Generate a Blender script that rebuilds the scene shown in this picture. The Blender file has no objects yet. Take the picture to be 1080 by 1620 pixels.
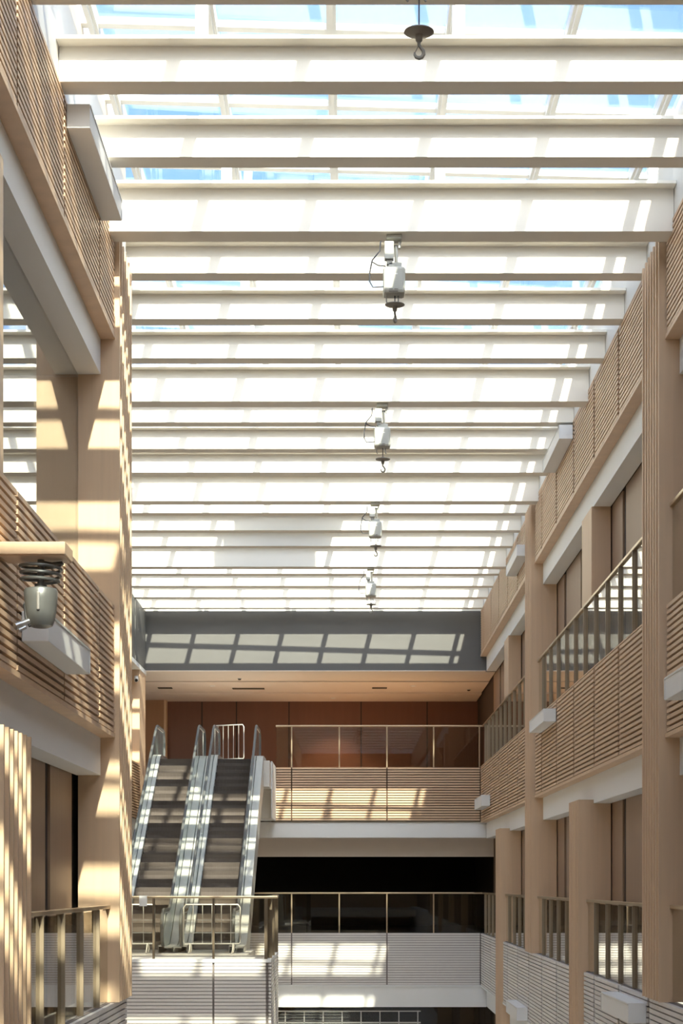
import bpy, math, random
from mathutils import Vector

# ------------------------------------------------------------------ camera, sky, sun, exposure
# World: X right, Y into the hall, Z up.  Ground floor is z = 0, the eye is 1.5 m above the second floor slab.
EYE = 6.3
F_PX, U0, V0 = 3000.0, 551.0, 1397.5
sc = bpy.context.scene
COL = sc.collection

cam_d = bpy.data.cameras.new('camera')
cam_d.sensor_fit = 'VERTICAL'
cam_d.sensor_height = 36.0
cam_d.sensor_width = 24.0
cam_d.lens = F_PX / 1620.0 * 36.0
cam_d.shift_x = (540.0 - U0) / 1620.0
cam_d.shift_y = (V0 - 810.0) / 1620.0
cam_d.clip_start = 0.2
cam_d.clip_end = 300
cam = bpy.data.objects.new('camera', cam_d)
COL.objects.link(cam)
cam.location = (0, 0, EYE)
cam.rotation_euler = (math.radians(90), 0, 0)
sc.camera = cam

world = bpy.data.worlds.new('sky')
sc.world = world
world.use_nodes = True
wt = world.node_tree
wt.nodes.clear()
w_out = wt.nodes.new('ShaderNodeOutputWorld')
w_bg = wt.nodes.new('ShaderNodeBackground')
SUN_DIR = Vector((-0.25, 1.318, -1.0))               # the way the sunlight travels
w_sky = wt.nodes.new('ShaderNodeTexSky')
w_sky.sky_type = 'NISHITA'
w_sky.sun_disc = False
w_sky.sun_elevation = math.atan2(1.0, math.hypot(0.25, 1.318))
w_sky.sun_rotation = math.atan2(0.25, -1.318)
w_sky.air_density = 1.0
w_sky.dust_density = 3.6
w_sky.ozone_density = 3.5
wt.links.new(w_sky.outputs[0], w_bg.inputs['Color'])
w_bg.inputs['Strength'].default_value = 0.155
wt.links.new(w_bg.outputs[0], w_out.inputs[0])

sun_d = bpy.data.lights.new('sun', 'SUN')
sun_d.energy = 4.3
sun_d.angle = math.radians(0.65)
sun_d.color = (1.0, 0.86, 0.64)
sun = bpy.data.objects.new('sun', sun_d)
COL.objects.link(sun)
sun.rotation_euler = SUN_DIR.to_track_quat('-Z', 'Y').to_euler()

sc.view_settings.view_transform = 'Standard'
sc.view_settings.look = 'None'
sc.view_settings.gamma = 1.0
sc.view_settings.use_curve_mapping = False
sc.view_settings.exposure = 1.68

# ------------------------------------------------------------------ materials
def mat_plain(name, col, rough=0.6, metal=0.0, var=0.0, scale=(3, 3, 3), bump=0.0, spec=0.5):
    m = bpy.data.materials.new(name)
    m.use_nodes = True
    nt = m.node_tree
    b = nt.nodes['Principled BSDF']
    b.inputs['Base Color'].default_value = (*col, 1)
    b.inputs['Roughness'].default_value = rough
    b.inputs['Metallic'].default_value = metal
    b.inputs['Specular IOR Level'].default_value = spec
    if var > 0 or bump > 0:
        g = nt.nodes.new('ShaderNodeNewGeometry')
        mp = nt.nodes.new('ShaderNodeMapping')
        mp.inputs['Scale'].default_value = scale
        no = nt.nodes.new('ShaderNodeTexNoise')
        no.inputs['Scale'].default_value = 1.0
        no.inputs['Detail'].default_value = 4.0
        nt.links.new(g.outputs['Position'], mp.inputs['Vector'])
        nt.links.new(mp.outputs[0], no.inputs['Vector'])
        if var > 0:
            mx = nt.nodes.new('ShaderNodeMix')
            mx.data_type = 'RGBA'
            mx.inputs[6].default_value = (*[c * (1 - var) for c in col], 1)
            mx.inputs[7].default_value = (*[min(1, c * (1 + var)) for c in col], 1)
            nt.links.new(no.outputs['Fac'], mx.inputs[0])
            nt.links.new(mx.outputs[2], b.inputs['Base Color'])
        if bump > 0:
            bp = nt.nodes.new('ShaderNodeBump')
            bp.inputs['Strength'].default_value = bump
            bp.inputs['Distance'].default_value = 0.01
            nt.links.new(no.outputs['Fac'], bp.inputs['Height'])
            nt.links.new(bp.outputs[0], b.inputs['Normal'])
    return m

def mat_glass(name, tint, gloss=(1, 1, 1), ior=1.5, rough=0.0, haze=0.0):
    m = bpy.data.materials.new(name)
    m.use_nodes = True
    nt = m.node_tree
    nt.nodes.clear()
    out = nt.nodes.new('ShaderNodeOutputMaterial')
    tr = nt.nodes.new('ShaderNodeBsdfTransparent')
    tr.inputs['Color'].default_value = (*tint, 1)
    gl = nt.nodes.new('ShaderNodeBsdfGlossy')
    gl.inputs['Color'].default_value = (*gloss, 1)
    gl.inputs['Roughness'].default_value = rough
    fr = nt.nodes.new('ShaderNodeFresnel')
    ge = nt.nodes.new('ShaderNodeNewGeometry')         # both faces of a thin pane reflect alike
    mr = nt.nodes.new('ShaderNodeMapRange')
    mr.inputs[3].default_value = ior
    mr.inputs[4].default_value = 1.0 / ior
    nt.links.new(ge.outputs['Backfacing'], mr.inputs[0])
    nt.links.new(mr.outputs[0], fr.inputs['IOR'])
    mx = nt.nodes.new('ShaderNodeMixShader')
    nt.links.new(fr.outputs[0], mx.inputs[0])
    body = tr.outputs[0]
    if haze > 0:                                       # even pale green diffuse share, makes the pane more visible
        df = nt.nodes.new('ShaderNodeBsdfDiffuse')
        df.inputs['Color'].default_value = (0.62, 0.68, 0.64, 1)
        hz = nt.nodes.new('ShaderNodeMixShader')
        hz.inputs[0].default_value = haze
        nt.links.new(tr.outputs[0], hz.inputs[1])
        nt.links.new(df.outputs[0], hz.inputs[2])
        body = hz.outputs[0]
    nt.links.new(body, mx.inputs[1])
    nt.links.new(gl.outputs[0], mx.inputs[2])
    nt.links.new(mx.outputs[0], out.inputs[0])
    return m

M = {}
M['wood'] = mat_plain('pale_wood_veneer', (0.73, 0.525, 0.345), 0.5, var=0.10, scale=(14, 14, 0.7), bump=0.05)
M['slat'] = mat_plain('wood_slat', (0.70, 0.49, 0.325), 0.5, var=0.14, scale=(5, 5, 18))
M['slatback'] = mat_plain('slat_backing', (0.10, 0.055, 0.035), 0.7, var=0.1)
M['white'] = mat_plain('white_paint', (0.88, 0.88, 0.87), 0.55, var=0.03, scale=(0.8, 0.8, 0.8))
M['wslat'] = mat_plain('white_slat_paint', (0.76, 0.72, 0.69), 0.5, var=0.05, scale=(3, 3, 12))
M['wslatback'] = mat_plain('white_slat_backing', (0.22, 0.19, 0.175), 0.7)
M['cream'] = mat_plain('cream_beam_paint', (0.88, 0.83, 0.74), 0.55, var=0.03, scale=(0.6, 3, 3))
M['curb'] = mat_plain('skylight_curb_paint', (0.82, 0.80, 0.76), 0.6, var=0.04, scale=(1, 1, 1))
M['alu'] = mat_plain('white_glazing_bar', (0.80, 0.78, 0.74), 0.5, var=0.03)
M['grey'] = mat_plain('grey_fascia', (0.125, 0.122, 0.118), 0.55, var=0.14, scale=(0.8, 0.8, 2.2))
M['ceil'] = mat_plain('beige_ceiling', (0.82, 0.73, 0.65), 0.7, var=0.03)
M['brown'] = mat_plain('dark_brown_wall', (0.17, 0.075, 0.045), 0.45, var=0.12, scale=(6, 6, 0.5))
M['tan'] = mat_plain('tan_wall_panel', (0.42, 0.24, 0.13), 0.5, var=0.08, scale=(8, 8, 0.5))
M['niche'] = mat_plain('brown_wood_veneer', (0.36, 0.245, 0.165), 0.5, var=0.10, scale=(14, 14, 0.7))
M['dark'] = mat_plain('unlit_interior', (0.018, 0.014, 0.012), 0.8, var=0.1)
M['joint'] = mat_plain('dark_joint', (0.05, 0.035, 0.028), 0.8)
M['floor'] = mat_plain('stone_floor', (0.80, 0.76, 0.70), 0.4, var=0.07, scale=(0.7, 0.7, 0.7))
M['brass'] = mat_plain('champagne_metal', (0.56, 0.45, 0.31), 0.32, metal=0.85, var=0.05)
M['post'] = mat_plain('bronze_post', (0.17, 0.132, 0.09), 0.4, metal=0.5, var=0.08)
M['railpost'] = mat_plain('champagne_post', (0.37, 0.295, 0.205), 0.4, metal=0.4, var=0.08)
M['steel'] = mat_plain('brushed_steel', (0.74, 0.74, 0.72), 0.28, metal=0.9, var=0.04)
M['darksteel'] = mat_plain('grey_steel', (0.34, 0.34, 0.33), 0.30, metal=0.8, var=0.05)
M['cannon'] = mat_plain('grey_cast_metal', (0.17, 0.175, 0.17), 0.35, metal=0.4, var=0.06)  # grey darkened, the shade under the bracket shelf is put into the colour
M['castiron'] = mat_plain('worn_grey_iron', (0.27, 0.25, 0.22), 0.5, metal=0.2, var=0.12, scale=(9, 9, 9))
M['rubber'] = mat_plain('black_rubber', (0.02, 0.02, 0.022), 0.5, var=0.1)
M['step'] = mat_plain('escalator_step', (0.15, 0.125, 0.11), 0.5, metal=0.1, var=0.45, scale=(1.2, 3.5, 3.5))
M['escsteel'] = mat_plain('satin_steel', (0.70, 0.69, 0.64), 0.42, metal=0.35, var=0.06)
M['handrail'] = mat_plain('grey_handrail', (0.13, 0.135, 0.13), 0.4, var=0.1)
M['hoist'] = mat_plain('pale_grey_enamel', (0.52, 0.52, 0.47), 0.4, var=0.06)
M['cable'] = mat_plain('dark_cable', (0.04, 0.04, 0.05), 0.5, var=0.1)
M['lamp'] = mat_plain('lit_lens', (0.9, 0.85, 0.75), 0.4)
M['lamp'].node_tree.nodes['Principled BSDF'].inputs['Emission Color'].default_value = (1.0, 0.85, 0.65, 1)
M['lamp'].node_tree.nodes['Principled BSDF'].inputs['Emission Strength'].default_value = 3.0
M['paper'] = mat_plain('white_paper', (0.85, 0.85, 0.83), 0.7, var=0.02)
M['glass'] = mat_glass('railing_glass', (0.86, 0.84, 0.79), ior=1.55)
M['shop'] = mat_glass('shopfront_glass', (0.80, 0.82, 0.82), ior=1.65)
M['roofglass'] = mat_glass('roof_glass', (0.86, 0.92, 0.95), ior=1.45)
M['escglass'] = mat_glass('escalator_glass', (0.80, 0.90, 0.86), ior=1.55, haze=0.5)

# ------------------------------------------------------------------ helpers
WP = {}                      # world position of every object (z relative to the eye while building)
CUBES = {}

def finish(o, pos, parent):
    WP[o] = Vector(pos)
    COL.objects.link(o)
    if parent is not None:
        o.parent = parent
        o.location = Vector(pos) - WP[parent]
    else:
        o.location = Vector(pos)
    return o

def tag(o, label=None, cat=None, group=None, kind=None):
    if label: o['label'] = label
    if cat: o['category'] = cat
    if group: o['group'] = group
    if kind: o['kind'] = kind
    return o

def empty(name, pos):
    return finish(bpy.data.objects.new(name, None), pos, None)

CUBE_V = [(-.5,-.5,-.5),(.5,-.5,-.5),(.5,.5,-.5),(-.5,.5,-.5),(-.5,-.5,.5),(.5,-.5,.5),(.5,.5,.5),(-.5,.5,.5)]
CUBE_F = [(0,3,2,1),(4,5,6,7),(0,1,5,4),(1,2,6,5),(2,3,7,6),(3,0,4,7)]

def unit(name, lo, hi, mat, parent=None):
    """leaf piece: a shared unit block, scaled (never a parent)"""
    key = (name, mat.name)
    if key not in CUBES:
        me = bpy.data.meshes.new(name)
        me.from_pydata(CUBE_V, [], CUBE_F)
        me.materials.append(mat)
        CUBES[key] = me
    o = bpy.data.objects.new(name, CUBES[key])
    lo, hi = Vector(lo), Vector(hi)
    o.scale = hi - lo
    return finish(o, (lo + hi) / 2, parent)

class MB:
    """collects shapes; builds ONE mesh object"""
    def __init__(s):
        s.v, s.f, s.sm = [], [], []
    def add(s, vs, fs, smooth=False):
        b = len(s.v)
        s.v += [tuple(p) for p in vs]
        s.f += [tuple(i + b for i in q) for q in fs]
        s.sm += [smooth] * len(fs)
        return s
    def box(s, lo, hi):
        lo, hi = Vector(lo), Vector(hi)
        c, d = (lo + hi) / 2, hi - lo
        return s.add([(c.x + p[0]*d.x, c.y + p[1]*d.y, c.z + p[2]*d.z) for p in CUBE_V], CUBE_F)
    def bbox(s, lo, hi, r):
        """box with chamfered vertical and horizontal edges"""
        lo, hi = Vector(lo), Vector(hi)
        vs, fs = [], []
        import bmesh
        bm = bmesh.new()
        bmesh.ops.create_cube(bm, size=1)
        d, c = hi - lo, (lo + hi) / 2
        for v in bm.verts:
            v.co = Vector((v.co.x*d.x + c.x, v.co.y*d.y + c.y, v.co.z*d.z + c.z))
        bmesh.ops.bevel(bm, geom=bm.edges[:], offset=r, segments=2, affect='EDGES', profile=0.5)
        bm.verts.index_update()
        vs = [v.co.copy() for v in bm.verts]
        fs = [tuple(v.index for v in f.verts) for f in bm.faces]
        bm.free()
        return s.add(vs, fs)
    def prism_x(s, prof, x0, x1):
        """polygon of (y,z) swept along x"""
        n = len(prof)
        vs = [(x0, y, z) for y, z in prof] + [(x1, y, z) for y, z in prof]
        fs = [tuple(range(n)), tuple(range(2*n - 1, n - 1, -1))]
        fs += [(i, i + n, (i+1) % n + n, (i+1) % n) for i in range(n)]
        return s.add(vs, fs)
    def tube(s, pts, r, n=8, closed=False, caps=True):
        pts = [Vector(p) for p in pts]
        m = len(pts)
        vs = []
        up = Vector((0, 0, 1))
        prev = None
        for i, p in enumerate(pts):
            if closed:
                t = pts[(i+1) % m] - pts[i-1]
            else:
                t = pts[min(i+1, m-1)] - pts[max(i-1, 0)]
            t.normalize()
            if prev is None:
                a = t.orthogonal().normalized()
            else:
                a = (prev - t * prev.dot(t))
                a = a.normalized() if a.length > 1e-6 else t.orthogonal().normalized()
            prev = a
            b = t.cross(a)
            rr = r[i] if isinstance(r, (list, tuple)) else r
            for k in range(n):
                an = 2 * math.pi * k / n
                vs.append(p + (a * math.cos(an) + b * math.sin(an)) * rr)
        fs = []
        for i in range(m if closed else m - 1):
            j = (i + 1) % m
            for k in range(n):
                k2 = (k + 1) % n
                fs.append((i*n + k, i*n + k2, j*n + k2, j*n + k))
        if caps and not closed:
            fs.append(tuple(range(n - 1, -1, -1)))
            fs.append(tuple((m-1)*n + k for k in range(n)))
        return s.add(vs, fs, True)
    def lathe(s, prof, c, n=24):
        """(r,z) profile turned round a vertical axis through c"""
        m = len(prof)
        vs, fs = [], []
        for k in range(n):
            an = 2 * math.pi * k / n
            for r, z in prof:
                vs.append((c[0] + r*math.cos(an), c[1] + r*math.sin(an), c[2] + z))
        for k in range(n):
            k2 = (k + 1) % n
            for i in range(m - 1):
                fs.append((k*m + i, k2*m + i, k2*m + i + 1, k*m + i + 1))
        return s.add(vs, fs, True)
    def build(s, name, mat, parent=None, origin=None):
        if origin is None:
            xs, ys, zs = zip(*s.v)
            origin = Vector(((min(xs)+max(xs))/2, (min(ys)+max(ys))/2, min(zs)))
        origin = Vector(origin)
        me = bpy.data.meshes.new(name)
        me.from_pydata([Vector(p) - origin for p in s.v], [], s.f)
        me.materials.append(mat)
        me.polygons.foreach_set('use_smooth', s.sm)
        me.update()
        if any(s.sm):
            import bmesh
            bm = bmesh.new(); bm.from_mesh(me)
            bmesh.ops.recalc_face_normals(bm, faces=bm.faces[:])
            bm.to_mesh(me); bm.free()
            me.set_sharp_from_angle(angle=math.radians(40))
        return finish(bpy.data.objects.new(name, me), origin, parent)

def solid(name, lo, hi, mat, parent=None):
    return MB().box(lo, hi).build(name, mat, parent)

# ------------------------------------------------------------------ dimensions (z relative to the eye)
XR, XL, XW = 3.81, -2.81, -5.85       # right face, near left face, wide left face (behind the near left block)
YF = 54.7                              # far face
YB = 24.1                              # end of the near left block
NEAR = -3.4
BAY = 8.0
MOD = BAY / 3
GROUND = -6.3
F2, F3 = -1.5, 3.3
LV = {'low': (-2.93, -1.43, -3.55), 'mid': (1.80, 3.35, 1.30), 'top': (6.59, 7.83, 6.12)}   # slat bottom, slat top, white beam bottom
ROOF = 8.97
random.seed(4)

def roofz(x):
    return ROOF - 0.028 * x

# ------------------------------------------------------------------ floors and closing walls
f = solid('floor', (-8, -8, GROUND - 0.3), (6, 66, GROUND), M['floor'])
tag(f, 'pale stone ground floor at the bottom of the hall', 'floor', kind='structure')
f = solid('floor_bridge', (-2.8, -8, F2 - 0.4), (3.8, 2.6, F2), M['floor'])
tag(f, 'second floor slab at the near end of the hall', 'floor', kind='structure')
w = solid('wall_back', (-8, -8.3, GROUND), (6, -8, 9.6), M['wood'])
tag(w, 'plain wood wall closing the near end of the hall', 'wall', kind='structure')
for nm, lo, hi, lb in (
        ('ceiling_right', (3.86, -8, 8.95), (6.2, 66, 9.25), 'roof slab over the right galleries'),
        ('ceiling_left', (-8, -8, 9.12), (-2.86, YB, 9.4), 'roof slab over the near left block'),
        ('ceiling_wide', (-8, YB, 9.2), (-5.90, 66, 9.45), 'roof slab left of the wide part of the skylight'),
        ('ceiling_far', (-5.90, YF + 0.03, 8.86), (3.86, 66, 9.15), 'roof slab behind the dark grey far wall'),
        ('ceiling_near', (-2.86, -8, 8.86), (3.86, NEAR - 0.8, 9.15), 'roof slab above the near end of the hall')):
    tag(solid(nm, lo, hi, M['white']), lb, 'ceiling', kind='structure')

# ------------------------------------------------------------------ skylight: glazing bars, cross bars, panes
sky = tag(empty('window_1', (0, 35, ROOF)), 'glass skylight with white glazing bars over the whole hall', 'skylight', kind='structure')
mull = [-0.18 + 1.26 * k for k in range(-5, 4)]
BEAM_Y = lambda k: 22.676 + (1.968 if k > 2 else 1.925) * (k - 2)          # far edge of roof beam k
pur = [BEAM_Y(k) - 2.48 for k in range(-9, 20)]
for x in mull:
    if x < XW: continue
    y0 = NEAR - 0.8 if x > XL else YB
    b = MB()
    z = roofz(x)
    b.box((x - 0.05, y0, z), (x + 0.05, YF, z + 0.17))
    b.box((x - 0.018, y0, z - 0.05), (x + 0.018, YF, z))
    b.build('glazing_bar', M['alu'], sky)
for y in pur:
    x0 = XL - 0.02 if y < YB else XW - 0.02
    b = MB()
    za, zb_ = roofz(x0), roofz(XR)
    vs = []
    for x in (x0, XR + 0.02):
        z = roofz(x)
        vs += [(x, y - 0.12, z + .06), (x, y, z + .06), (x, y, z + 0.13), (x, y - 0.12, z + 0.13)]
    b.add(vs, [(0,1,2,3), (7,6,5,4), (0,4,5,1), (1,5,6,2), (2,6,7,3), (3,7,4,0)])
    b.build('cross_bar', M['alu'], sky)
edges_x = [XW] + [x for x in mull if x > XW] + [XR]
rows = [NEAR - 0.8] + [y - 0.04 for y in pur] + [YF]
for i in range(len(edges_x) - 1):
    xa, xb = edges_x[i], edges_x[i + 1]
    for j in range(len(rows) - 1):
        ya, yb = rows[j], rows[j + 1]
        if ya < YB - 1.5 and xb < XL + 0.2:
            continue
        xm = (xa + xb) / 2
        p = unit('pane', (xa + 0.03, ya + 0.06, roofz(xm) + 0.10), (xb - 0.03, yb - 0.06, roofz(xm) + 0.115), M['roofglass'], sky)
        p.rotation_euler.y = 0.028
# white upstands round the skylight
w = MB()
w.box((XR + 0.02, -8, 7.80), (XR + 0.35, YF + 0.3, 9.0))
tag(w.build('wall_right_curb', M['curb']), 'white upstand between the skylight and the right slat panels', 'wall', kind='structure')
w = MB()
w.box((XL - 0.35, -8, 7.80), (XL - 0.02, YB, 9.15))
tag(w.build('wall_left_curb', M['curb']), 'white upstand between the skylight and the left slat panels', 'wall', kind='structure')
w = MB()
w.box((XW - 0.35, YB, 7.84), (XW - 0.02, YF + 0.3, 9.25))
w.box((XW - 0.3, YB - 0.02, 7.84), (XL - 0.36, YB + 0.02, 9.2))
tag(w.build('wall_wide_curb', M['curb']), 'white upstand left of the skylight beyond the wood column', 'wall', kind='structure')
w = solid('wall_near_curb', (-2.83, NEAR - 1.1, 7.8), (3.83, NEAR - 0.8, 9.0), M['curb'])
tag(w, 'white upstand at the near end of the skylight', 'wall', kind='structure')

# roof beams
ORD = ['', 'second', 'third', 'fourth', 'fifth', 'sixth', 'seventh', 'eighth', 'ninth', 'tenth', 'eleventh', 'twelfth', 'thirteenth',
       'fourteenth', 'fifteenth', 'sixteenth', 'seventeenth', 'eighteenth', 'nineteenth', 'twentieth', 'twenty-first', 'twenty-second', 'twenty-third', 'twenty-fourth', 'twenty-fifth', 'twenty-sixth', 'twenty-seventh', 'twenty-eighth', 'twenty-ninth', 'thirtieth']
BEAM_MID = {}
for k in range(-10, 19):
    yf = BEAM_Y(k)
    deep = k in (-2, 2, 6, 10, 14)
    th = 0.37 if deep else 0.31
    zb = 7.67 if deep else 7.83
    zt = 8.17
    y0, y1 = yf - th, yf
    x0 = (XL if k <= 2 else XW) - 0.015
    x1 = XR + 0.015
    root = empty('roof_beam', ((x0 + x1) / 2, (y0 + y1) / 2, zb))
    n_from_far = 18 - k
    where = 'nearest the grey far wall' if n_from_far == 0 else ORD[n_from_far] + ' from the grey far wall'
    tag(root, ('deep cream roof beam carrying a hoist, ' if deep else 'cream painted roof beam, ') + where, 'beam', 'cream beams across the skylight', kind='thing')
    b = MB().prism_x([(y0, zb), (y1, zb), (y1, zt), (y0, zt)], x0, x1)
    b.build('web', M['cream'], root)
    b = MB().prism_x([(y0 - 0.18, zt), (y1 + 0.06, zt), (y1 + 0.06, zt + 0.035), (y0 - 0.18, zt + 0.035)], x0, x1)
    b.build('top_flange', M['cream'], root)
    if k % 2 == 0:
        for x in [m_ for m_ in mull if abs(((m_ - 1.08) / 2.52) - round((m_ - 1.08) / 2.52)) < 0.02]:
            if x < x0: continue
            unit('strut', (x - 0.06, y0 + 0.08, zt + 0.035), (x + 0.06, y0 + 0.2, roofz(x)), M['alu'], root)
    BEAM_MID[k] = ((y0 + y1) / 2, zb)
# unseen box added outside on the roof to cast shade across three far beams
r = empty('rooftop_shade_box', (-0.9, 40.1, 9.12))
tag(r, 'unseen white box added outside on the skylight to shade three far beams', 'shade box')
MB().bbox((-2.05, 39.4, 9.24), (0.2, 40.8, 13.1), 0.05).build('casing', M['white'], r)
MB().box((-2.0, 39.5, 9.18), (-1.85, 40.7, 9.24)).build('foot', M['darksteel'], r)
MB().box((0.0, 39.5, 9.12), (0.15, 40.7, 9.24)).build('foot', M['darksteel'], r)

# ------------------------------------------------------------------ slat bands
def spans(y0, y1, joints, blocks):
    cuts = sorted([y0, y1] + [j for j in joints if y0 < j < y1])
    out = []
    for a, b in zip(cuts, cuts[1:]):
        segs = [(a, b)]
        for c, d in blocks:
            new = []
            for p, q in segs:
                if q <= c or p >= d: new.append((p, q)); continue
                if p < c: new.append((p, c))
                if q > d: new.append((d, q))
            segs = new
        out += [(p, q) for p, q in segs if q - p > 0.12]
    return out

FILL = {'wood_slat': 0.29, 'white_slat_paint': 0.37}
def slat_panel_y(root, X, inward, a, b, z0, z1, n, ms, mb):
    """slatted panel in a wall that runs along Y; inward = -1 when the wall lies on +X side of the hall"""
    s = -inward
    xs = sorted((X + s*0.05, X + s*0.10))
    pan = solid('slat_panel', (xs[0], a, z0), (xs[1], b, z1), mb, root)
    p = (z1 - z0) / n
    xa, xb = sorted((X, X + s*0.05))
    gap = 0.08 if inward < 0 else 0.03
    for i in range(n):
        zc = z0 + (i + 0.5) * p
        unit('slat', (xa, a + gap, zc - p*FILL[ms.name]), (xb, b - gap, zc + p*FILL[ms.name]), ms, pan)
    return pan

def slat_panel_x(root, Y, a, b, z0, z1, n, ms, mb):
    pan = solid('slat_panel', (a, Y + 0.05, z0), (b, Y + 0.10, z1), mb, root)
    p = (z1 - z0) / n
    for i in range(n):
        zc = z0 + (i + 0.5) * p
        unit('slat', (a + 0.02, Y, zc - p*(FILL[ms.name] + 0.04)), (b - 0.02, Y + 0.05, zc + p*(FILL[ms.name] + 0.04)), ms, pan)
    return pan

COLS = [(22.8, 24.1), (38.8, 40.1)]
COLS_LOW = [(30.8, 32.1), (46.8, 48.1)]
joints = [24.1 + MOD * k for k in range(-8, 13)]
XBR, XBL = 4.26, -3.27       # back of the niches
for key, nm, where in (('top', 'wall_right_upper', 'under the skylight'), ('mid', 'wall_right_middle', 'at third floor level'), ('low', 'wall_right_lower', 'at second floor level')):
    z0, z1, zb = LV[key]
    wood = key != 'low'
    root = empty(nm, (XR, 38, zb))
    tag(root, f"right gallery front of {'wood' if wood else 'white'} slats over a white beam {where}", 'wall', kind='structure')
    blocks = COLS if key != 'low' else COLS_LOW
    if key == 'mid': blocks = COLS
    for a, b in spans(18.77, YF, joints, blocks):
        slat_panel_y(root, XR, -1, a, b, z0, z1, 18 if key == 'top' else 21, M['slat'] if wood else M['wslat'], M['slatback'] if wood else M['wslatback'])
    # bottom lip and slab behind, one piece each
    for a, b in spans(-8, YF, [], blocks):
        unit('lip', (XR - 0.005, a, z0 - 0.05), (3.985, b, z0), M['slat'] if wood else M['white'], root)
        unit('slab_edge', (XR + 0.10, a, z0), (XBR - 0.002, b, z1 - 0.004), M['wood'] if wood else M['white'], root)
        if a < 18:
            unit('plain_panel', (XR + 0.02, a, z0), (XR + 0.10, 18.77, z1), M['wood'] if wood else M['white'], root)
    for a, b in spans(-8, YF, [], COLS if key != 'low' else COLS_LOW):
        unit('white_beam', (3.98, a, zb), (XBR - 0.002, b, z0 - 0.05), M['white'], root)
    if key != 'low':
        unit('coping', (XR, 24.1, z1), (XR + 0.12, 38.8, z1 + 0.02), M['wood'], root)
        unit('coping', (XR, 40.1, z1), (XR + 0.12, YF, z1 + 0.02), M['wood'], root)

# wall behind the right niches, with panels
w = solid('wall_right', (XBR + 0.05, -8, GROUND), (4.9, 65.0, 9.0), M['joint'])
tag(w, 'wood panelled back wall of the right galleries with dark joints', 'wall', kind='structure')
for z0, z1 in ((GROUND, -3.55), (F2, 1.32), (F3, 6.13)):
    for a, b in zip(joints, joints[1:]):
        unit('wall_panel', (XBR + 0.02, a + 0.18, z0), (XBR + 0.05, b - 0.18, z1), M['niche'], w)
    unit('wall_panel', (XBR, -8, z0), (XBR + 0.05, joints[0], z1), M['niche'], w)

# ------------------------------------------------------------------ columns
def column(name, label, x_face, inward, y0, y1, z0, z1, depth, group, fins=5):
    """slatted column: a core, two plain edge strips and upright fins; inward = direction of the hall (+1/-1 along X)"""
    s = -inward
    root = empty(name, (x_face, (y0 + y1) / 2, z0))
    tag(root, label, 'column', group, kind='structure')
    def bx(nm, xa, xb, ya, yb, za=z0, zb=z1, m=M['wood']):
        lo, hi = sorted((x_face + s*xa, x_face + s*xb))
        return unit(nm, (lo, ya, za), (hi, yb, zb), m, root)
    bx('core', 0.16, depth, y0, y1)
    bx('edge_strip', 0.0, 0.16, y0, y0 + 0.05)
    bx('edge_strip', 0.0, 0.16, y1 - 0.05, y1)
    pitch = (y1 - y0 - 0.1) / (fins + 1)
    for i in range(fins):
        yc = y0 + 0.05 + pitch * (i + 1)
        bx('fin', 0.0, 0.16, yc - 0.028, yc + 0.028)
    return root

XC = 3.73
column('column', 'full-height wood column with upright fins nearest on the right', XC, -1, 22.8, 24.1, -1.43, 7.80, XBR - XC, 'slatted columns on the right side')
column('column', 'full-height wood column with upright fins farther back on the right', XC, -1, 38.8, 40.1, -1.43, 7.80, XBR - XC, 'slatted columns on the right side')
column('column', 'lower wood column standing under the right white beam, between the full-height columns', XC, -1, 30.8, 32.1, GROUND, 1.36, XBR - XC, 'slatted columns on the right side')
column('column', 'lower wood column under the right white beam near the far wall', XC, -1, 46.8, 48.1, GROUND, 1.36, XBR - XC, 'slatted columns on the right side')
column('column', 'sunlit full-height wood column with upright fins on the left', -2.75, 1, 22.8, 24.1, -1.43, 7.80, 0.50, 'slatted columns on the left side')
column('column', 'sunlit finned wood column at the lower left edge', -2.69, 1, 14.8, 16.1, GROUND, 1.24, 0.56, 'slatted columns on the left side')
def pillar(label, xa, xb, y0, y1, z0, z1):
    r = empty('pillar', ((xa + xb)/2, (y0 + y1)/2, z0))
    tag(r, label, 'pillar', 'plain pillars on the third floor', kind='structure')
    unit('shaft', (xa, y0, z0), (xb, y1, z1), M['wood'], r)
    lo = xa - 0.012 if xa > 0 else xb
    unit('face_panel', (lo, y0 + 0.012, z0), (lo + 0.012, y1 - 0.012, z1), M['wood'], r)
pillar('plain wood pillar behind the third floor railing between the two right columns', 3.96, XBR - 0.002, 30.8, 32.1, F3 + 0.052, 6.12)
pillar('plain wood pillar behind the third floor railing near the far wall', 3.96, XBR - 0.002, 46.8, 48.1, F3 + 0.052, 6.12)
pillar('plain wood pillar at the left picture edge beside the shop glass', -3.26, -2.93, 14.8, 16.05, F3 + 0.052, 6.12)

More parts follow.
